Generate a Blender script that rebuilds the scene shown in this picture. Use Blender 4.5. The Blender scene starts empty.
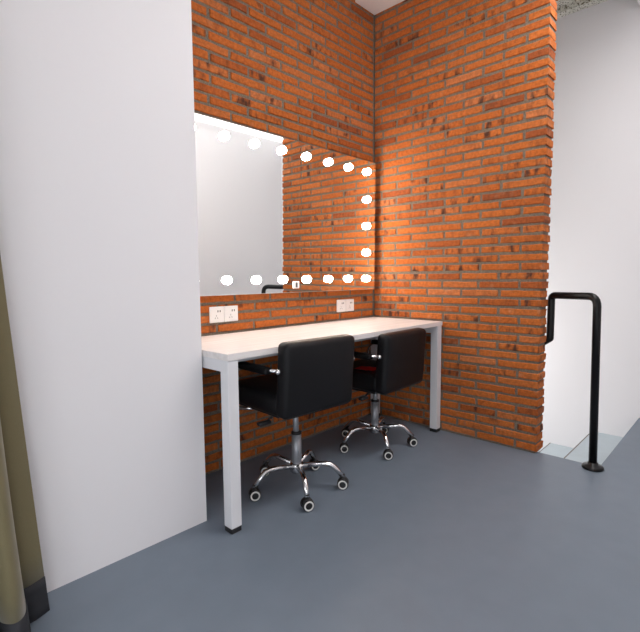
import bpy, bmesh, math, random
from mathutils import Vector, Matrix, Euler

SC = bpy.context.scene
COL = SC.collection
PI = math.pi
R = math.radians

# ------------------------------------------------------------------ materials
def new_mat(name):
    m = bpy.data.materials.new(name)
    m.use_nodes = True
    nt = m.node_tree
    b = nt.nodes['Principled BSDF']
    return m, nt, b

def N(nt, kind, **kw):
    n = nt.nodes.new(kind)
    for k, v in kw.items():
        if k in n.inputs:
            n.inputs[k].default_value = v
        else:
            setattr(n, k, v)
    return n

def plain(name, col, rough=.5, metal=0., bump=0., scale=40., var=0., spec=None, sheen=0.):
    m, nt, b = new_mat(name)
    b.inputs['Base Color'].default_value = (*col, 1)
    b.inputs['Roughness'].default_value = rough
    b.inputs['Metallic'].default_value = metal
    if spec is not None:
        b.inputs['Specular IOR Level'].default_value = spec
    if sheen:
        b.inputs['Sheen Weight'].default_value = sheen
    geo = N(nt, 'ShaderNodeNewGeometry')
    no = N(nt, 'ShaderNodeTexNoise', Scale=scale, Detail=4.)
    nt.links.new(geo.outputs['Position'], no.inputs['Vector'])
    if var:
        r = N(nt, 'ShaderNodeValToRGB')
        r.color_ramp.elements[0].position = .3
        r.color_ramp.elements[1].position = .7
        r.color_ramp.elements[0].color = (*[c*(1-var) for c in col], 1)
        r.color_ramp.elements[1].color = (*[min(1, c*(1+var)) for c in col], 1)
        nt.links.new(no.outputs['Fac'], r.inputs['Fac'])
        nt.links.new(r.outputs['Color'], b.inputs['Base Color'])
    if bump:
        bp = N(nt, 'ShaderNodeBump', Strength=bump, Distance=.002)
        nt.links.new(no.outputs['Fac'], bp.inputs['Height'])
        nt.links.new(bp.outputs['Normal'], b.inputs['Normal'])
    return m

def emissive(name, col, strength):
    m, nt, b = new_mat(name)
    b.inputs['Base Color'].default_value = (.9, .9, .9, 1)
    b.inputs['Emission Color'].default_value = (*col, 1)
    b.inputs['Emission Strength'].default_value = strength
    return m

M = {}
M['white_wall'] = plain('white_wall_paint', (.80, .785, .80), .75, bump=.08, scale=90)
M['white_ceiling'] = plain('white_ceiling_paint', (.82, .80, .79), .8, bump=.05)
M['floor'] = plain('grey_blue_floor', (.176, .213, .262), .42, bump=.03, scale=9, var=.035, spec=.35)
M['stair'] = plain('pale_stair_paint', (.50, .575, .615), .45, var=.03, scale=12)
M['nosing'] = plain('brown_nosing_metal', (.20, .175, .15), .6)
M['steel'] = plain('white_powder_steel', (.74, .74, .76), .35, bump=.04, scale=300)
M['foot'] = plain('black_plastic', (.012, .012, .013), .45)
M['leather'] = plain('black_leather', (.0075, .0075, .0088), .42, bump=.35, scale=420, spec=.22)
M['armpad'] = plain('black_arm_pad', (.005, .005, .0055), .55, spec=.2)
M['chrome'] = plain('polished_chrome', (.78, .77, .77), .1, 1.)
M['satin'] = plain('satin_grey_metal', (.33, .345, .37), .38, .55)
M['tyre'] = plain('black_caster_tyre', (.010, .010, .011), .4)
M['ring'] = plain('pale_caster_ring', (.72, .71, .68), .35)
M['rail'] = plain('black_rail_paint', (.004, .004, .0045), .3, spec=.3)
M['plate'] = plain('white_socket_plastic', (.84, .82, .80), .3)
M['hole'] = plain('dark_socket_slot', (.05, .045, .045), .6)
M['red'] = plain('red_cloth', (.75, .014, .016), .6, bump=.3, scale=500)
M['hem'] = plain('charcoal_hem_cloth', (.021, .022, .027), .8, bump=.3, scale=700, var=.1)
M['frame_grey'] = plain('window_frame_grey', (.3, .3, .31), .4)
M['mirror'] = plain('silvered_mirror', (.97, .98, .97), .0, 1.)
M['mirror_edge'] = plain('mirror_edge_metal', (.72, .73, .72), .3, .5)
M['switch_dark'] = plain('dark_switch_key', (.06, .06, .06), .4)
M['bulb'] = emissive('glowing_bulb_glass', (1., .85, .73), 42.)
M['bulb_socket'] = plain('white_bulb_socket', (.82, .78, .72), .35)
M['led'] = emissive('ceiling_lamp_diffuser', (1., .985, .97), .85)
M['fill_dim'] = emissive('fill_lamp_diffuser_dim', (1., .985, .97), .6)
M['fill_bright'] = emissive('fill_lamp_diffuser_bright', (1., .985, .97), 8.6)

# curtain : olive cloth
def curtain_mat():
    m, nt, b = new_mat('olive_curtain_cloth')
    geo = N(nt, 'ShaderNodeNewGeometry')
    no = N(nt, 'ShaderNodeTexNoise', Scale=700., Detail=2.)
    mp = N(nt, 'ShaderNodeMapping')
    mp.inputs['Scale'].default_value = (1, 1, .25)
    nt.links.new(geo.outputs['Position'], mp.inputs['Vector'])
    nt.links.new(mp.outputs['Vector'], no.inputs['Vector'])
    r = N(nt, 'ShaderNodeValToRGB')
    r.color_ramp.elements[0].color = (.135, .112, .052, 1)
    r.color_ramp.elements[1].color = (.175, .148, .072, 1)
    nt.links.new(no.outputs['Fac'], r.inputs['Fac'])
    nt.links.new(r.outputs['Color'], b.inputs['Base Color'])
    b.inputs['Roughness'].default_value = .8
    b.inputs['Sheen Weight'].default_value = .25
    return m
M['curtain'] = curtain_mat()

# desk top: white laminate with faint washed grain
def desk_mat():
    m, nt, b = new_mat('white_laminate')
    geo = N(nt, 'ShaderNodeNewGeometry')
    mp = N(nt, 'ShaderNodeMapping')
    mp.inputs['Scale'].default_value = (1.5, 26, 26)
    no = N(nt, 'ShaderNodeTexNoise', Scale=1.6, Detail=5.)
    nt.links.new(geo.outputs['Position'], mp.inputs['Vector'])
    nt.links.new(mp.outputs['Vector'], no.inputs['Vector'])
    r = N(nt, 'ShaderNodeValToRGB')
    r.color_ramp.elements[0].position = .35
    r.color_ramp.elements[1].position = .65
    r.color_ramp.elements[0].color = (.73, .69, .67, 1)
    r.color_ramp.elements[1].color = (.82, .79, .775, 1)
    nt.links.new(no.outputs['Fac'], r.inputs['Fac'])
    nt.links.new(r.outputs['Color'], b.inputs['Base Color'])
    b.inputs['Roughness'].default_value = .33
    return m
M['desk'] = desk_mat()

def brick_mat():
    m, nt, b = new_mat('orange_brick')
    L = nt.links.new
    geo = N(nt, 'ShaderNodeNewGeometry')
    a1 = N(nt, 'ShaderNodeAttribute'); a1.attribute_name = 'rnd'
    a2 = N(nt, 'ShaderNodeAttribute'); a2.attribute_name = 'spot'
    ramp = N(nt, 'ShaderNodeValToRGB')
    e = ramp.color_ramp.elements
    e[0].position = 0.; e[0].color = (0.300, 0.077, 0.023, 1)
    e[1].position = 1.; e[1].color = (0.560, 0.180, 0.058, 1)
    for pos, c in ((.10, (0.380, 0.095, 0.022, 1)), (.3, (0.500, 0.128, 0.023, 1)), (.6, (0.540, 0.146, 0.028, 1)), (.88, (0.540, 0.162, 0.045, 1))):
        q = ramp.color_ramp.elements.new(pos); q.color = c
    L(a1.outputs['Fac'], ramp.inputs['Fac'])
    # fine mottling
    n1 = N(nt, 'ShaderNodeTexNoise', Scale=55., Detail=6., Roughness=.65)
    L(geo.outputs['Position'], n1.inputs['Vector'])
    mr = N(nt, 'ShaderNodeMapRange'); 
    mr.inputs['From Min'].default_value = .25; mr.inputs['From Max'].default_value = .75
    mr.inputs['To Min'].default_value = .58; mr.inputs['To Max'].default_value = 1.26
    L(n1.outputs['Fac'], mr.inputs['Value'])
    mul = N(nt, 'ShaderNodeMix'); mul.data_type = 'RGBA'; mul.blend_type = 'MULTIPLY'
    mul.inputs[0].default_value = 1.
    L(ramp.outputs['Color'], mul.inputs[6]); L(mr.outputs['Result'], mul.inputs[7])
    # burnt dark blotches on some of the bricks
    n2 = N(nt, 'ShaderNodeTexNoise', Scale=24., Detail=2.5)
    mp2 = N(nt, 'ShaderNodeMapping'); mp2.inputs['Scale'].default_value = (1, 1, .45)
    L(geo.outputs['Position'], mp2.inputs['Vector']); L(mp2.outputs['Vector'], n2.inputs['Vector'])
    s = N(nt, 'ShaderNodeMapRange')
    s.inputs['From Min'].default_value = .48; s.inputs['From Max'].default_value = .68
    L(n2.outputs['Fac'], s.inputs['Value'])
    m2 = N(nt, 'ShaderNodeMath', operation='MULTIPLY')
    L(s.outputs['Result'], m2.inputs[0]); L(a2.outputs['Fac'], m2.inputs[1])
    mx = N(nt, 'ShaderNodeMix'); mx.data_type = 'RGBA'
    L(m2.outputs[0], mx.inputs[0]); L(mul.outputs[2], mx.inputs[6])
    mx.inputs[7].default_value = (.06, .026, .018, 1)
    # pale lime smears
    n3 = N(nt, 'ShaderNodeTexNoise', Scale=14., Detail=5.)
    L(geo.outputs['Position'], n3.inputs['Vector'])
    s3 = N(nt, 'ShaderNodeMapRange')
    s3.inputs['From Min'].default_value = .6; s3.inputs['From Max'].default_value = .78
    s3.inputs['To Max'].default_value = .55
    L(n3.outputs['Fac'], s3.inputs['Value'])
    mx2 = N(nt, 'ShaderNodeMix'); mx2.data_type = 'RGBA'
    L(s3.outputs['Result'], mx2.inputs[0]); L(mx.outputs[2], mx2.inputs[6])
    mx2.inputs[7].default_value = (.46, .24, .14, 1)
    L(mx2.outputs[2], b.inputs['Base Color'])
    b.inputs['Roughness'].default_value = .85
    b.inputs['Specular IOR Level'].default_value = .25
    bp = N(nt, 'ShaderNodeBump', Strength=.8, Distance=.005)
    L(n1.outputs['Fac'], bp.inputs['Height']); L(bp.outputs['Normal'], b.inputs['Normal'])
    return m
M['brick'] = brick_mat()
M['mortar'] = plain('grey_brown_mortar', (.19, .155, .118), .95, bump=.8, scale=120, var=.28)

def concrete_mat():
    m, nt, b = new_mat('rough_grey_concrete')
    L = nt.links.new
    geo = N(nt, 'ShaderNodeNewGeometry')
    n1 = N(nt, 'ShaderNodeTexNoise', Scale=75., Detail=5., Roughness=.65)
    L(geo.outputs['Position'], n1.inputs['Vector'])
    r = N(nt, 'ShaderNodeValToRGB')
    r.color_ramp.elements[0].position = .40; r.color_ramp.elements[0].color = (.16, .135, .085, 1)
    r.color_ramp.elements[1].position = .48; r.color_ramp.elements[1].color = (.74, .72, .65, 1)
    L(n1.outputs['Fac'], r.inputs['Fac']); L(r.outputs['Color'], b.inputs['Base Color'])
    b.inputs['Roughness'].default_value = .95
    bp = N(nt, 'ShaderNodeBump', Strength=.8, Distance=.01)
    L(n1.outputs['Fac'], bp.inputs['Height']); L(bp.outputs['Normal'], b.inputs['Normal'])
    return m
M['concrete'] = concrete_mat()

# ------------------------------------------------------------------ mesh helpers
def link_mesh(name, bm, mat, parent=None, smooth=False, loc=None, rot=None):
    bmesh.ops.recalc_face_normals(bm, faces=bm.faces)
    me = bpy.data.meshes.new(name)
    bm.to_mesh(me); bm.free()
    mats = mat if isinstance(mat, (list, tuple)) else [mat]
    for k in mats: me.materials.append(k)
    if smooth:
        me.polygons.foreach_set('use_smooth', [True]*len(me.polygons))
    o = bpy.data.objects.new(name, me)
    COL.objects.link(o)
    if parent: o.parent = parent
    if loc: o.location = loc
    if rot: o.rotation_euler = rot
    return o

def tag(o, label=None, cat=None, group=None, kind=None):
    if label: o['label'] = label
    if cat: o['category'] = cat
    if group: o['group'] = group
    if kind: o['kind'] = kind
    return o

def thing(name, label, cat, loc=(0, 0, 0), rz=0., group=None):
    o = bpy.data.objects.new(name, None)
    o.empty_display_size = .1
    COL.objects.link(o)
    o.location = loc; o.rotation_euler = (0, 0, rz)
    return tag(o, label, cat, group)

def box(bm, lo, hi, bevel=0., seg=2, mat_index=0):
    lo = Vector(lo); hi = Vector(hi)
    tmp = bmesh.new()
    bmesh.ops.create_cube(tmp, size=1.)
    for v in tmp.verts:
        v.co = Vector(((lo[i]+hi[i])/2 + v.co[i]*(hi[i]-lo[i]) for i in range(3)))
    if bevel:
        bmesh.ops.bevel(tmp, geom=tmp.edges[:], offset=bevel, segments=seg, profile=.5, affect='EDGES')
    merge(bm, tmp, mat_index)

def merge(bm, tmp, mat_index=0, mtx=None):
    vm = {}
    for v in tmp.verts:
        vm[v] = bm.verts.new(mtx @ v.co if mtx else v.co)
    for f in tmp.faces:
        try:
            g = bm.faces.new([vm[v] for v in f.verts]); g.material_index = mat_index
            g.smooth = f.smooth
        except ValueError:
            pass
    tmp.free()

def tube(bm, pts, rad, seg=14, caps=True):
    """sweep a circle along pts; rad is a number or a list"""
    pts = [Vector(p) for p in pts]
    n = len(pts)
    rads = rad if isinstance(rad, (list, tuple)) else [rad]*n
    rings = []
    t0 = (pts[1]-pts[0]).normalized()
    up = Vector((0, 0, 1)) if abs(t0.z) < .9 else Vector((0, 1, 0))
    nrm = (up - t0*up.dot(t0)).normalized()
    for i, p in enumerate(pts):
        if i == 0: t = (pts[1]-pts[0])
        elif i == n-1: t = (pts[-1]-pts[-2])
        else: t = (pts[i+1]-p).normalized() + (p-pts[i-1]).normalized()
        t.normalize()
        nrm = (nrm - t*nrm.dot(t)).normalized()
        bn = t.cross(nrm)
        rings.append([bm.verts.new(p + (nrm*math.cos(a)+bn*math.sin(a))*rads[i])
                      for a in (2*PI*k/seg for k in range(seg))])
    for a, b in zip(rings[:-1], rings[1:]):
        for k in range(seg):
            f = bm.faces.new((a[k], a[(k+1) % seg], b[(k+1) % seg], b[k])); f.smooth = True
    if caps:
        bm.faces.new(rings[0][::-1]); bm.faces.new(rings[-1])

def lathe(bm, prof, mtx=None, seg=24, closed=False):
    """revolve (r,z) profile about z"""
    mtx = mtx or Matrix.Identity(4)
    rings = []
    for r, z in prof:
        if r < 1e-6:
            rings.append([bm.verts.new(mtx @ Vector((0, 0, z)))])
        else:
            rings.append([bm.verts.new(mtx @ Vector((r*math.cos(2*PI*k/seg), r*math.sin(2*PI*k/seg), z))) for k in range(seg)])
    prs = list(zip(rings[:-1], rings[1:]))
    if closed: prs.append((rings[-1], rings[0]))
    for a, b in prs:
        for k in range(seg):
            k2 = (k+1) % seg
            vs = []
            for v in ((a[k], a[k2], b[k2], b[k]) if len(a) > 1 and len(b) > 1 else
                      ((a[0], b[k2], b[k]) if len(a) == 1 else (a[k], a[k2], b[0]))):
                vs.append(v)
            f = bm.faces.new(vs); f.smooth = True
    return bm

def arc(c, r, a0, a1, n, ax1, ax2):
    c = Vector(c); ax1 = Vector(ax1); ax2 = Vector(ax2)
    return [c + ax1*(r*math.cos(a0+(a1-a0)*i/n)) + ax2*(r*math.sin(a0+(a1-a0)*i/n)) for i in range(n+1)]

def bend(pts, rad, n=6):
    """round the inner corners of a polyline"""
    pts = [Vector(p) for p in pts]
    rads = rad if isinstance(rad, (list, tuple)) else [rad]*(len(pts)-2)
    out = [pts[0]]
    for i in range(1, len(pts)-1):
        p = pts[i]; a = (pts[i-1]-p); b = (pts[i+1]-p)
        la, lb = a.length, b.length
        a.normalize(); b.normalize()
        half = a.angle(b)/2
        d = min(rads[i-1]/math.tan(half), la*.49, lb*.49)
        p0 = p+a*d; p2 = p+b*d
        for k in range(n+1):
            t = k/n
            out.append(p0*(1-t)**2 + p*2*t*(1-t) + p2*t*t)
    out.append(pts[-1])
    return out

def setting(name, bm, mat):
    o = link_mesh(name, bm, mat)
    o['kind'] = 'structure'
    return o

# ------------------------------------------------------------------ the room
XL = -1.735          # right end of the white wall on the left
YW = -.397           # its front face
XF = 1.228           # stairwell wall
YR = -2.68           # wall behind the camera
XS = -5.0            # far left end of the room
ZC = 2.91
BT = .112            # brick thickness
YB = -1.19           # free end of the right hand brick wall

def bricks(bm, u0, u1, z0, z1, fn, seed, end_u1=False, end_depth=BT, course=.0535, pitch=.249, j=.0168, shift=0.):
    """lays a field of separate bricks: fn(u, z, d) -> xyz, d = depth behind the face; bricks get irregular arrises"""
    rnd = random.Random(seed)
    lr = bm.faces.layers.float.get('rnd') or bm.faces.layers.float.new('rnd')
    ls = bm.faces.layers.float.get('spot') or bm.faces.layers.float.new('spot')
    k = 0
    z = z0
    while z + course <= z1 + 1e-6:
        # bricks are laid off from u1 (the free end or the corner)
        cut = []
        u = u1
        first = pitch if k % 2 else pitch/2
        first += shift
        while u > u0 + .02:
            w = first if not cut else pitch
            w *= 1 + rnd.uniform(-.02, .02)
            a = max(u0, u-w)
            if a - u0 < .035: a = u0
            cut.append((a, u)); u = a
        zoff = rnd.uniform(-.0015, .0015)
        for i, (a, b) in enumerate(cut):
            is_end = end_u1 and i == 0
            g = j/2
            lo_u, hi_u = a+g, b-g
            if is_end: hi_u = b + rnd.uniform(-.005, .002)
            if a <= u0+1e-6: lo_u = a+.002
            lo_z, hi_z = z+g*.95+zoff, z+course-g*.95+zoff
            c = rnd.random()
            r1 = min(1., max(.04, rnd.gauss(.46, .25)))
            sp = rnd.random()
            sp = 0. if sp < .55 else (.4 if sp < .8 else .95)
            proud = rnd.uniform(-.002, .0025)
            nu = max(2, int((hi_u-lo_u)/.045))
            ring = []
            def jt(s): return rnd.uniform(-s, s)
            for q in range(nu+1): ring.append((lo_u+(hi_u-lo_u)*q/nu + (jt(.003) if 0 < q < nu else jt(.0025)), lo_z + jt(.0016)))
            ring.append((hi_u+jt(.0015), (lo_z+hi_z)/2+jt(.004)))
            for q in range(nu, -1, -1): ring.append((lo_u+(hi_u-lo_u)*q/nu + (jt(.003) if 0 < q < nu else jt(.0025)), hi_z + jt(.0016)))
            ring.append((lo_u+jt(.0015), (lo_z+hi_z)/2+jt(.004)))
            cu, cz = (lo_u+hi_u)/2, (lo_z+hi_z)/2
            ch = .0032
            def inset(p):
                du = ch if p[0] < cu-.02 and p[0]-lo_u < .006 else (-ch if hi_u-p[0] < .006 else 0)
                dz = ch if p[1] < cz-.006 else (-ch if p[1] > cz+.006 else 0)
                return (p[0]+du, p[1]+dz)
            depth = end_depth if is_end else .014
            v0 = [bm.verts.new(fn(*inset(p), -proud)) for p in ring]
            v1 = [bm.verts.new(fn(*p, -proud+.003)) for p in ring]
            v2 = [bm.verts.new(fn(*p, depth)) for p in ring]
            fs = [bm.faces.new(v0)]
            n = len(ring)
            for A, B in ((v0, v1), (v1, v2)):
                for q in range(n):
                    fs.append(bm.faces.new((A[q], A[(q+1) % n], B[(q+1) % n], B[q])))
            if is_end: fs.append(bm.faces.new(v2[::-1]))
            for f in fs:
                f[lr] = r1; f[ls] = sp; f.material_index = 0
        z += course; k += 1

ZT = 3.38
# back brick wall: face at y = 0
bm = bmesh.new()
bricks(bm, XL+.001, -.004, .006, ZT, lambda u, z, d: (u, d, z), 11, shift=.014)
n_b = len(bm.faces)
box(bm, (XL, .006, 0), (BT, .16, ZT+.02), mat_index=1)
setting('wall_back', bm, [M['brick'], M['mortar']])
# right brick wall: face at x = 0, free end at y = YB
bm = bmesh.new()
bricks(bm, .002, -YB, .006, ZT, lambda u, z, d: (d, -u, z), 29, end_u1=True)
box(bm, (.006, YB+.008, 0), (BT-.004, .0, ZT+.02), mat_index=1)
setting('wall_right', bm, [M['brick'], M['mortar']])
# plastered back of the brick wall along the stairs
bm = bmesh.new()
box(bm, (BT-.03, .17, -2.2), (BT, 1.7, ZT+.02))
box(bm, (.05, YB+.02, -2.2), (BT-.004, .17, -.001))
setting('wall_stair_side', bm, M['white_wall'])

bm = bmesh.new()
box(bm, (XS, YW, 0), (XL, .16, ZT+.02))
setting('wall_left', bm, M['white_wall'])

bm = bmesh.new()
box(bm, (XF, YR, -2.2), (XF+.12, 1.7, ZT+.02))
setting('wall_far', bm, M['white_wall'])
bm = bmesh.new()
box(bm, (BT, 1.7, -2.2), (XF+.12, 1.82, ZT+.02))
setting('wall_stair_end', bm, M['white_wall'])
RX0, RX1, RZ0, RZ1 = -4.60, -2.95, .10, 1.15  # unseen opening, added to let fill light onto the lower left wall
bm = bmesh.new()
box(bm, (RX1, YR-.12, 0), (XF+.12, YR, ZT+.02))
box(bm, (XS-.12, YR-.12, 0), (RX0, YR, ZT+.02))
box(bm, (RX0, YR-.12, 0), (RX1, YR, RZ0))
box(bm, (RX0, YR-.12, RZ1), (RX1, YR, ZT+.02))
setting('wall_rear', bm, M['white_wall'])
bm = bmesh.new()
for a, b in (((RX0, RZ0), (RX1, RZ0+.05)), ((RX0, RZ1-.05), (RX1, RZ1)), ((RX0, RZ0+.05), (RX0+.05, RZ1-.05)),
             ((RX1-.05, RZ0+.05), (RX1, RZ1-.05)), (((RX0+RX1)/2-.025, RZ0+.05), ((RX0+RX1)/2+.025, RZ1-.05))):
    box(bm, (a[0], YR-.09, a[1]), (b[0], YR-.04, b[1]), .004, 1)
setting('window_added', bm, M['frame_grey'])  # frame of the added rear opening
WY0, WY1, WZ0, WZ1 = -2.55, -.65, .85, 1.85
bm = bmesh.new()
box(bm, (XS-.12, YR, 0), (XS, YW, WZ0))
box(bm, (XS-.12, YR, WZ1), (XS, YW, ZT+.02))
box(bm, (XS-.12, YR, WZ0), (XS, WY0, WZ1))
box(bm, (XS-.12, WY1, WZ0), (XS, YW, WZ1))
setting('wall_side', bm, M['white_wall'])
bm = bmesh.new()
for a, b in (((WY0, WZ0), (WY1, WZ0+.05)), ((WY0, WZ1-.05), (WY1, WZ1)), ((WY0, WZ0+.05), (WY0+.05, WZ1-.05)),
             ((WY1-.05, WZ0+.05), (WY1, WZ1-.05)), (((WY0+WY1)/2-.025, WZ0+.05), ((WY0+WY1)/2+.025, WZ1-.05))):
    box(bm, (XS-.09, a[0], a[1]), (XS-.04, b[0], b[1]), .004, 1)
setting('window_1', bm, M['frame_grey'])

# floor with the stair opening cut out of its corner
SX, SY = .04, -1.508
bm = bmesh.new()
box(bm, (XS, YR, -.16), (SX, YB+.03, 0))
box(bm, (XS, YB+.03, -.16), (.05, .16, 0))
box(bm, (SX, YR, -.16), (XF, SY, 0))
setting('floor', bm, M['floor'])

# ceilings
bm = bmesh.new()
box(bm, (XS, YR, ZC), (XF, -1.39, ZT+.02))
setting('ceiling', bm, M['white_ceiling'])
bm = bmesh.new()
box(bm, (XS, -1.39, ZT), (XL+3, 1.7, ZT+.1))
setting('ceiling_niche', bm, M['white_ceiling'])
bm = bmesh.new()
box(bm, (BT+.001, -1.389, 3.085), (XF-.001, 1.7, 3.2))
box(bm, (XF-.075, -1.389, 3.04), (XF-.001, 1.7, 3.086))
setting('ceiling_stairwell', bm, M['concrete'])
bm = bmesh.new()
box(bm, (-.225, -1.388, 2.905), (-.006, -.004, ZT-.001), .003, 1)
setting('trim_1', bm, M['white_ceiling'])

# stair flight going down behind the brick wall
st = thing('staircase', 'pale grey-blue painted stair steps going down behind the brick wall end', 'stairs', (0, 0, 0))
for k in range(1, 9):
    y0 = SY + .300*(k-1); y1 = y0+.300; z = -.17*k
    x0 = SX if k == 1 else BT+.002
    bm = bmesh.new()
    if k == 1:
        box(bm, (SX+.001, y0+.001, z-.17), (XF-.002, y1, z))
    else:
        box(bm, (x0, y0, z-.17), (XF-.002, y1, z))
    s = link_mesh('step', bm, M['stair'], st)
    bm = bmesh.new()
    box(bm, (BT+.004, y1-.006, z-.02), (XF-.004, y1+.001, z+.0015))
    tag(link_mesh('nosing', bm, M['nosing'], s), 'brown metal nosing strip')

# ------------------------------------------------------------------ handrail
hr = thing('handrail', 'black tubular handrail standing on the floor corner beside the brick wall end', 'handrail', (0, 0, 0))
PX, PY, ZR = -.002, -1.484, .937
EX, EY = .137, -1.203
bm = bmesh.new()
slope = Vector((0, .86, -.52))
path = bend([(PX, PY, .012), (PX, PY+.013, ZR), (EX, EY, ZR-.004), (EX, EY, .675), (EX, EY+.42, .675-.30)], [.055, .03, .008])
tube(bm, path, .0205, 18)
link_mesh('rail_tube', bm, M['rail'], hr)
bm = bmesh.new()
lathe(bm, [(0, 0), (.052, 0), (.054, .004), (.053, .012), (.046, .018), (.026, .021), (.0245, .034), (.0, .034)], Matrix.Translation((PX, PY, 0)), 28)
link_mesh('floor_flange', bm, M['rail'], hr)
for t in (.10, .36):
    bm = bmesh.new()
    p = Vector((EX, EY+t, .675-.714*t))
    tube(bm, bend([p, p+Vector((0, 0, -.05)), p+Vector((-(EX-BT)-.006, 0, -.05))], .01), .007, 8)
    link_mesh('wall_bracket', bm, M['rail'], hr)

# ------------------------------------------------------------------ desk
DX0, DX1, DY0, DY1, DT = XL+.004, -.008, -.575, -.006, .75
dk = thing('desk', 'long white desk with square white metal legs in the brick niche', 'desk', ((DX0+DX1)/2, -.29, 0))
ox, oy = dk.location.x, dk.location.y
def dbox(bm, lo, hi, bev=0., seg=2):
    box(bm, (lo[0]-ox, lo[1]-oy, lo[2]), (hi[0]-ox, hi[1]-oy, hi[2]), bev, seg)
bm = bmesh.new()
dbox(bm, (DX0, DY0, DT-.028), (DX1, DY1, DT), .0018, 2)
link_mesh('desktop', bm, M['desk'], dk)
LW = .052
for x0 in (DX0+.003, DX1-.003-LW):
    for y0 in (DY0+.004, DY1-.012-LW):
        bm = bmesh.new()
        dbox(bm, (x0, y0, .022), (x0+LW, y0+LW, DT-.028), .003, 2)
        lg = link_mesh('leg', bm, M['steel'], dk)
        bm = bmesh.new()
        dbox(bm, (x0+.001, y0+.001, .0), (x0+LW-.001, y0+LW-.001, .0225), .002, 1)
        tag(link_mesh('foot_cap', bm, M['foot'], lg), 'black plastic foot cap')
    bm = bmesh.new()
    dbox(bm, (x0+.002, DY0+.004+LW, DT-.028-.05), (x0+LW-.002, DY1-.012-LW, DT-.0285), .003, 2)
    link_mesh('side_beam', bm, M['steel'], dk)
bm = bmesh.new()
for y in (DY0+.13, DY1-.16):
    dbox(bm, (DX0+.05, y, DT-.068), (DX1-.05, y+.03, DT-.0285), .003, 1)
link_mesh('cross_beam', bm, M['steel'], dk)

# ------------------------------------------------------------------ vanity mirror
TH = R(-1.0)
mr = thing('vanity_mirror', 'large frameless makeup mirror edged with glowing round bulbs on the brick wall', 'mirror', (-.075, -.06, .96), TH)
mr.rotation_euler = (R(.55), 0, TH)
MW, MH = 1.592, .896
bm = bmesh.new()
box(bm, (-MW, 0., 0.), (0., .0045, MH), .0008, 1)
link_mesh('mirror_glass', bm, M['mirror'], mr)
bm = bmesh.new()
box(bm, (-MW-.0015, .001, -.0015), (.0015, .020, MH+.0015), 0)
# keep only the rim and the back so the frame never covers the glass
link_mesh('mirror_backing', bm, M['mirror_edge'], mr, loc=(0, .0038, 0))

bulb_me = None
def make_bulb(x, z):
    b = bmesh.new()
    # globe axis points to -y
    mt = Matrix.Rotation(R(90), 4, 'X')
    prof = [(.0, .0325)]
    for i in range(1, 12):
        a = PI/2 - (PI/2+R(17))*i/11
        prof.append((.0232*math.cos(a), (.0093+.0232*math.sin(a))))
    prof += [(0, .0022)]
    lathe(b, prof, mt, 20)
    o = link_mesh('light_bulb', b, M['bulb'], mr, smooth=True, loc=(x, 0, z))
    b = bmesh.new()
    lathe(b, [(0, 0), (.0245, 0), (.0245, .0015), (.0225, .003), (0, .003)], mt, 20)
    s = link_mesh('bulb_socket', b, M['bulb_socket'], o)
    return o
first = None
spots = []
S0, DS = .098, .1957
for k in range(8):
    spots.append((-(S0+DS*k), 1.780-.96)); spots.append((-(S0+DS*k), 1.038-.96))
for z in (1.590, 1.407, 1.222):
    spots.append((-S0, z-.96))
for x, z in spots:
    if first is None:
        first = make_bulb(x, z)
    else:
        c = first.copy(); COL.objects.link(c); c.parent = mr; c.location = (x, 0, z)
        for ch in first.children:
            d = ch.copy(); COL.objects.link(d); d.parent = c
# small touch switch at the middle of the lower edge
bm = bmesh.new()
box(bm, (-.799, -.006, 1.0055-.96-.022), (-.752, .001, 1.0055-.96+.022), .003, 2)
sw = link_mesh('dimmer_switch', bm, M['plate'], mr)
tag(sw, 'small white square dimmer switch')
bm = bmesh.new()
box(bm, (-.783, -.008, 1.0055-.96-.015), (-.768, -.0055, 1.0055-.96+.015), .001, 1)
tag(link_mesh('switch_key', bm, M['switch_dark'], sw), 'dark upright switch key')

# ------------------------------------------------------------------ wall sockets
def socket(x, z, label):
    t = thing('wall_socket', label, 'socket', (x, -.002, z), 0, 'white wall sockets above the desk')
    b = bmesh.new()
    box(b, (-.0445, -.009, -.0425), (.0445, 0, .0425), .003, 2)
    box(b, (-.036, -.0105, -.034), (.036, -.008, .034), .001, 1)
    link_mesh('faceplate', b, M['plate'], t)
    b = bmesh.new()
    for dx in (.004, .018):                                   # flat two-pin slots, upper right
        box(b, (dx-.0028, -.0112, .012), (dx+.0028, -.0103, .023))
    def slot(cx, cz, ang):
        tmp = bmesh.new(); bmesh.ops.create_cube(tmp, size=1.)
        mt = Matrix.Translation((cx, -.0107, cz)) @ Matrix.Rotation(ang, 4, 'Y') @ Matrix.Diagonal((.0022, .0009, .008, 1))
        merge(b, tmp, 0, mt)
    slot(-.006, -.006, 0); slot(-.0135, -.019, R(32)); slot(.0015, -.019, R(-32))
    link_mesh('pin_holes', b, M['hole'], t)
    return t
socket(-1.3945, .857, 'white square wall socket at the far left, nearest the white wall')
socket(-1.3030, .857, 'white square wall socket second from the left, behind the nearer chair')
socket(-.3845, .852, 'white square wall socket left of the pair nearest the brick corner')
socket(-.2930, .852, 'white square wall socket on the far right, closest to the brick corner')

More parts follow.
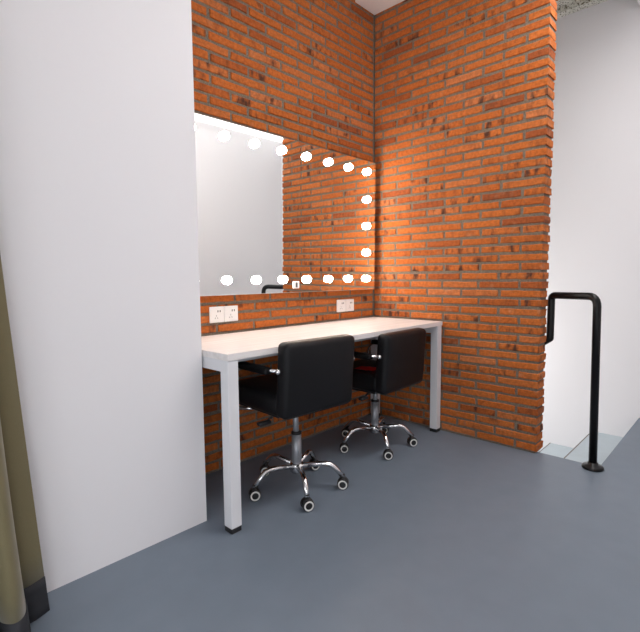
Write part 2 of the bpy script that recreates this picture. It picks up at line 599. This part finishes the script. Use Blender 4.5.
# ------------------------------------------------------------------ office chairs
def cushion(bm, lo, hi, r, seg, bulge, axis, thin=None):
    """rounded upholstered block, crowned along one axis"""
    tmp = bmesh.new()
    bmesh.ops.create_cube(tmp, size=1.)
    lo = Vector(lo); hi = Vector(hi)
    for v in tmp.verts:
        v.co = Vector(((lo[i]+hi[i])/2 + v.co[i]*(hi[i]-lo[i]) for i in range(3)))
    bmesh.ops.bevel(tmp, geom=tmp.edges[:], offset=r, segments=seg, profile=.5, affect='EDGES')
    bmesh.ops.subdivide_edges(tmp, edges=[e for e in tmp.edges if e.calc_length() > .1], cuts=5, use_grid_fill=True)
    c = (lo+hi)/2; h = (hi-lo)/2
    oth = [i for i in range(3) if i != axis]
    for v in tmp.verts:
        a = [(v.co[i]-c[i])/h[i] for i in range(3)]
        w = max(0, 1-a[oth[0]]**2)*max(0, 1-a[oth[1]]**2)
        v.co[axis] += bulge*a[axis]*w
    for f in tmp.faces: f.smooth = True
    merge(bm, tmp)

def seam(bm, lo, hi, r, rad, y):
    """piping: rounded rectangle of cord in the xz plane at depth y"""
    pts = []
    for (cx, cz, a0) in ((hi[0]-r, hi[1]-r, 0), (lo[0]+r, hi[1]-r, PI/2), (lo[0]+r, lo[1]+r, PI), (hi[0]-r, lo[1]+r, 1.5*PI)):
        for k in range(6):
            a = a0 + PI/2*k/5
            pts.append((cx+r*math.cos(a), y, cz+r*math.sin(a)))
    pts.append(pts[0])
    tube(bm, pts, rad, 6, caps=False)

def office_chair(label, loc, base_ang, top_ang, dz, dx=0., dy=0.):
    t = thing('office_chair', label, 'chair', loc, 0, 'black office chairs at the desk')
    TR = Matrix.Translation((dx, dy, dz)) @ Matrix.Rotation(top_ang, 4, 'Z')
    def up(name, bm, mat, parent=t, label=None):
        bmesh.ops.transform(bm, matrix=TR, verts=bm.verts)
        o = link_mesh(name, bm, mat, parent)
        if label: o['label'] = label
        return o
    # upholstery
    bm = bmesh.new()
    cushion(bm, (-.216, -.165, .440), (.216, .262, .535), .030, 4, .010, 2)
    seat = up('seat', bm, M['leather'])
    bm = bmesh.new()
    box(bm, (-.19, -.13, .428), (.19, .22, .445), .004, 1)
    up('seat_pan', bm, M['foot'])
    bm = bmesh.new()
    cushion(bm, (-.215, -.050, -.172), (.215, .026, .166), .026, 4, .008, 1)
    BK = Matrix.Translation((0, -.168, .610)) @ Matrix.Rotation(R(4.0), 4, 'X')
    bmesh.ops.transform(bm, matrix=BK, verts=bm.verts)
    back = up('backrest', bm, M['leather'])
    bm = bmesh.new()
    seam(bm, (-.206, -.169), (.206, .157), .026, .0026, -.036)
    bmesh.ops.transform(bm, matrix=BK, verts=bm.verts)
    up('back_seam', bm, M['leather'], back)
    # arms: a chrome loop each side with a black pad along the top
    for s in (-1, 1):
        x = s*.243
        path = bend([(s*.224, -.178, .652), (x, -.11, .652), (x, .235, .640), (x, .262, .405), (s*.15, .05, .430)], [.03, .075, .085, ], 8)
        bm = bmesh.new()
        tube(bm, path, .0075, 12)
        lathe(bm, [(0, -.013), (.008, -.011), (.0125, -.005), (.0125, .004), (.008, .011), (0, .012)], Matrix.Translation((s*.229, -.184, .652)) @ Matrix.Rotation(R(90), 4, 'X'), 14)
        arm = up('armrest', bm, M['chrome'], t, 'chrome armrest loop')
        bm = bmesh.new()
        cushion(bm, (x-.021, -.143, .635), (x+.021, .205, .664), .011, 3, .003, 2)
        up('arm_pad', bm, M['armpad'], arm, 'black arm pad')
    # column
    bm = bmesh.new()
    tube(bm, [(0, 0, .22), (dx*.35, dy*.35, .445+dz)], .0145, 18)
    link_mesh('gas_spring', bm, M['satin'], t)
    bm = bmesh.new()
    lathe(bm, [(0, .09), (.0245, .09), (.0245, .282), (.018, .282), (0, .282)], None, 24)
    colm = link_mesh('column', bm, M['satin'], t)
    bm = bmesh.new()
    lathe(bm, [(0, .278), (.026, .278), (.026, .288), (.021, .292), (0, .292)], None, 24)
    tag(link_mesh('collar', bm, M['foot'], colm), 'black plastic collar')
    # lever
    bm = bmesh.new()
    tube(bm, [(-.02, -.02, .432), (-.15, -.06, .426), (-.205, -.075, .415)], .005, 8)
    cushion(bm, (-.262, -.092, .397), (-.196, -.062, .415), .007, 2, 0, 2)
    up('tilt_lever', bm, M['foot'])
    # five star base
    bm = bmesh.new()
    lathe(bm, [(0, .080), (.026, .080), (.034, .088), (.036, .116), (.033, .128), (.026, .132), (0, .132)], None, 24)
    link_mesh('hub', bm, M['chrome'], t)
    for k in range(5):
        a = base_ang + 2*PI*k/5
        d = Vector((math.cos(a), math.sin(a), 0))
        e = Vector((-math.sin(a), math.cos(a), 0))
        bm = bmesh.new()
        pr = bend([d*.022+Vector((0, 0, .116)), d*.168+Vector((0, 0, .130)), d*.234+Vector((0, 0, .058))], .075, 10)
        tube(bm, pr, [.0125]*len(pr), 14)
        bmesh.ops.scale(bm, vec=(1, 1, 1), verts=bm.verts)
        leg = link_mesh('base_leg', bm, M['chrome'], t)
        # caster: hood and twin wheels, axle across the leg with a swivel of its own
        sw = a + random.Random(int(1000*base_ang)+k).uniform(-.25, .25) + (R(70) if k % 2 else R(95))
        sw = math.atan2(loc[1]+2.07, loc[0]+2.77) + PI + random.Random(k*7+int(loc[0]*100)).uniform(-.35, .35)
        ax = Vector((math.cos(sw), math.sin(sw), 0))      # axle direction, roughly facing the room
        c = d*.231 + Vector((0, 0, .0275))
        Q = Matrix.Translation(c) @ Matrix.Rotation(sw, 4, 'Z') @ Matrix.Rotation(R(90), 4, 'Y')
        bm = bmesh.new()
        cs = bmesh.new()
        lathe(cs, [(0, -.0135), (.0255, -.0135), (.028, -.010), (.028, .010), (.0255, .0135), (0, .0135)], None, 22)
        merge(bm, cs, 0, Matrix.Translation((0, 0, .0025)) @ Q)
        for vtx in bm.verts:
            if vtx.co.z < .028: vtx.co.z = .028
        tube(bm, [c+Vector((0, 0, .020)), c+Vector((0, 0, .046))], .0095, 12)
        cst = link_mesh('caster', bm, M['tyre'], t)
        for sgn in (-1, 1):
            bm = bmesh.new()
            W = Q @ Matrix.Translation((0, 0, sgn*.0155))
            lathe(bm, [(0, -.0075), (.025, -.0075), (.0275, -.004), (.0275, .004), (.025, .0075), (0, .0075)], W, 24)
            link_mesh('wheel', bm, M['tyre'], cst)
            bm = bmesh.new()
            W2 = Q @ Matrix.Translation((0, 0, sgn*.0232))
            lathe(bm, [(.0160, -.001), (.0232, -.001), (.0232, .0008), (.0160, .0008)], W2, 24, closed=True)
            tag(link_mesh('wheel_ring', bm, M['ring'], cst), 'pale ring on the wheel face')
    return t

office_chair('black leather office chair nearer the camera, under the left part of the desk', (-1.251, -.458, 0), R(22), R(-4.), 0., -.020)
office_chair('black leather office chair further away, close to the right brick wall', (-.518, -.397, 0), R(20), R(1.), -.036, -.030, -.030)

# a little red cloth left on the further seat
bm = bmesh.new()
g = [[None]*9 for _ in range(7)]
for i in range(7):
    for j_ in range(9):
        u, v = i/6-.5, j_/8-.5
        g[i][j_] = bm.verts.new((u*.12, v*.11, .004*math.sin(7*u+3*v)+.006))
for i in range(6):
    for j_ in range(8):
        f = bm.faces.new((g[i][j_], g[i+1][j_], g[i+1][j_+1], g[i][j_+1])); f.smooth = True
bmesh.ops.solidify(bm, geom=bm.faces[:], thickness=.006)
rc = link_mesh('folded_cloth', bm, M['red'])
rc.location = (-.665, -.450, .5095); rc.rotation_euler = (0, 0, R(-12))
tag(rc, 'small bright red folded cloth lying on the further chair seat', 'cloth')

# ------------------------------------------------------------------ curtain
FOLDS = [(0, -.508), (-.022, -.520), (-.052, -.528), (-.076, -.522), (-.084, -.508), (-.074, -.545), (-.070, -.600), (-.086, -.655),
         (-.115, -.668), (-.142, -.635), (-.150, -.570), (-.158, -.510), (-.150, -.580), (-.156, -.640), (-.185, -.680),
         (-.222, -.655), (-.234, -.580), (-.250, -.510), (-.248, -.590), (-.268, -.655), (-.305, -.650), (-.325, -.570), (-.345, -.505)]
def crom(p0, p1, p2, p3, t):
    return tuple(.5*((2*b)+(-a+c)*t+(2*a-5*b+4*c-d)*t*t+(-a+3*b-3*c+d)*t**3) for a, b, c, d in zip(p0, p1, p2, p3))
PLAN = []
for i in range(len(FOLDS)-1):
    q = [FOLDS[max(0, i-1)], FOLDS[i], FOLDS[i+1], FOLDS[min(len(FOLDS)-1, i+2)]]
    for k in range(6): PLAN.append(crom(*q, k/6))
PLAN.append(FOLDS[-1])
def curtain_sheet(z0, z1, nz):
    """pleats hang from the ceiling and open a little towards the floor"""
    bm = bmesh.new()
    rows = []
    for j_ in range(nz+1):
        z = z0+(z1-z0)*j_/nz
        right = -2.380 - .074*z + .011*z*z
        row = []
        for i, (dx, y) in enumerate(PLAN):
            w = 1-.22*z/2.9
            row.append(bm.verts.new((right+dx*w+.004*math.sin(2.2*z+i*.12), -.50+(y+.50)*(1-.18*z/2.9)+.004*math.sin(1.7*z+i*.21), z)))
        rows.append(row)
    for j_ in range(nz):
        for i in range(len(PLAN)-1):
            f = bm.faces.new((rows[j_][i], rows[j_][i+1], rows[j_+1][i+1], rows[j_+1][i])); f.smooth = True
    bmesh.ops.recalc_face_normals(bm, faces=bm.faces)
    return bm
def thicken(o, t):
    md = o.modifiers.new('cloth_thickness', 'SOLIDIFY')
    md.thickness = t; md.offset = 0.; md.use_even_offset = False
    return o
cu = thing('curtain', 'olive green pleated curtain with a charcoal hem hanging against the white wall', 'curtain', (0, 0, 0))
thicken(link_mesh('curtain_cloth', curtain_sheet(.10, 2.9, 24), M['curtain'], cu), .003)
tag(thicken(link_mesh('hem_band', curtain_sheet(.012, .128, 4), M['hem'], cu), .008), 'charcoal hem band')

# ------------------------------------------------------------------ ceiling lamps
def led_panel(x0, x1, y0, y1, label, mat, dz=.06):
    t = thing('ceiling_lamp', label, 'ceiling lamp', ((x0+x1)/2, (y0+y1)/2, ZC), 0, 'long white ceiling lamps')
    hx, hy = (x1-x0)/2, (y1-y0)/2
    b = bmesh.new()
    box(b, (-hx, -hy, -.030), (hx, hy, -.001), .004, 1)
    link_mesh('housing', b, M['white_ceiling'], t)
    b = bmesh.new()
    box(b, (-hx+.004, -hy+.004, -dz), (hx-.004, hy-.004, -.029), .002, 1)
    link_mesh('diffuser', b, mat, t)
led_panel(-1.3, XF-.02, -2.67, -2.32, 'long bright white ceiling lamp seen along the top edge of the mirror', M['led'], .175)
led_panel(-4.4, -1.75, -2.67, -2.32, 'added unseen ceiling fill lamp behind the camera on the left', M['fill_dim'])  # unseen lamp, added as fill for the left of the room
led_panel(-1.7, .4, -1.76, -1.42, 'added unseen ceiling fill lamp over the floor in front of the chairs', M['fill_bright'])  # unseen lamp, added to brighten the rear wall and floor

# ------------------------------------------------------------------ world outside the closed room
w = bpy.data.worlds.new('sky'); SC.world = w
w.use_nodes = True
w.node_tree.nodes['Background'].inputs['Color'].default_value = (.9, .95, 1, 1)
w.node_tree.nodes['Background'].inputs['Strength'].default_value = .8
def area(name, loc, rot, sx, sy, energy, col):
    la = bpy.data.lights.new(name, 'AREA')
    la.shape = 'RECTANGLE'; la.size = sx; la.size_y = sy
    la.energy = energy; la.color = col
    lo = bpy.data.objects.new(name, la); COL.objects.link(lo)
    lo.location = loc; lo.rotation_euler = rot
area('window_daylight', (XS-.13, (WY0+WY1)/2, (WZ0+WZ1)/2), (R(90), 0, R(-90)), WY1-WY0, WZ1-WZ0, 15, (.95, .97, 1.))
area('rear_fill_light', ((RX0+RX1)/2, YR-.13, (RZ0+RZ1)/2), (R(90), 0, 0), RX1-RX0, RZ1-RZ0, 20, (.95, .97, 1.))  # added fill through the rear opening, for the lower left wall
area('stairwell_fill_light', (BT+.06, .15, .45), (R(90), 0, R(-90)), 1.2, 1.2, 18, (1., .985, .97))  # bare fill light without a fixture, added to brighten the stairwell wall

# ------------------------------------------------------------------ camera
cam = bpy.data.cameras.new('camera')
co = bpy.data.objects.new('camera', cam); COL.objects.link(co)
rx = Vector((.68731, -.72633, -.0079)); ux = Vector((.0676, .0531, .9963)); fx = Vector((.7232, .6853, -.0856))
fx.normalize(); rx = (rx - fx*rx.dot(fx)).normalized(); ux = rx.cross(fx)
mt = Matrix((rx, ux, -fx)).transposed().to_4x4()
mt.translation = Vector((-2.7747, -2.0701, 1.0532))
co.matrix_world = mt
cam.sensor_fit = 'HORIZONTAL'; cam.sensor_width = 36
cam.lens = 457.308*36/640
cam.clip_start = .02
SC.camera = co
SC.view_settings.view_transform = 'Standard'
SC.view_settings.look = 'None'
SC.view_settings.gamma = 1
SC.view_settings.use_curve_mapping = False
SC.view_settings.exposure = .47
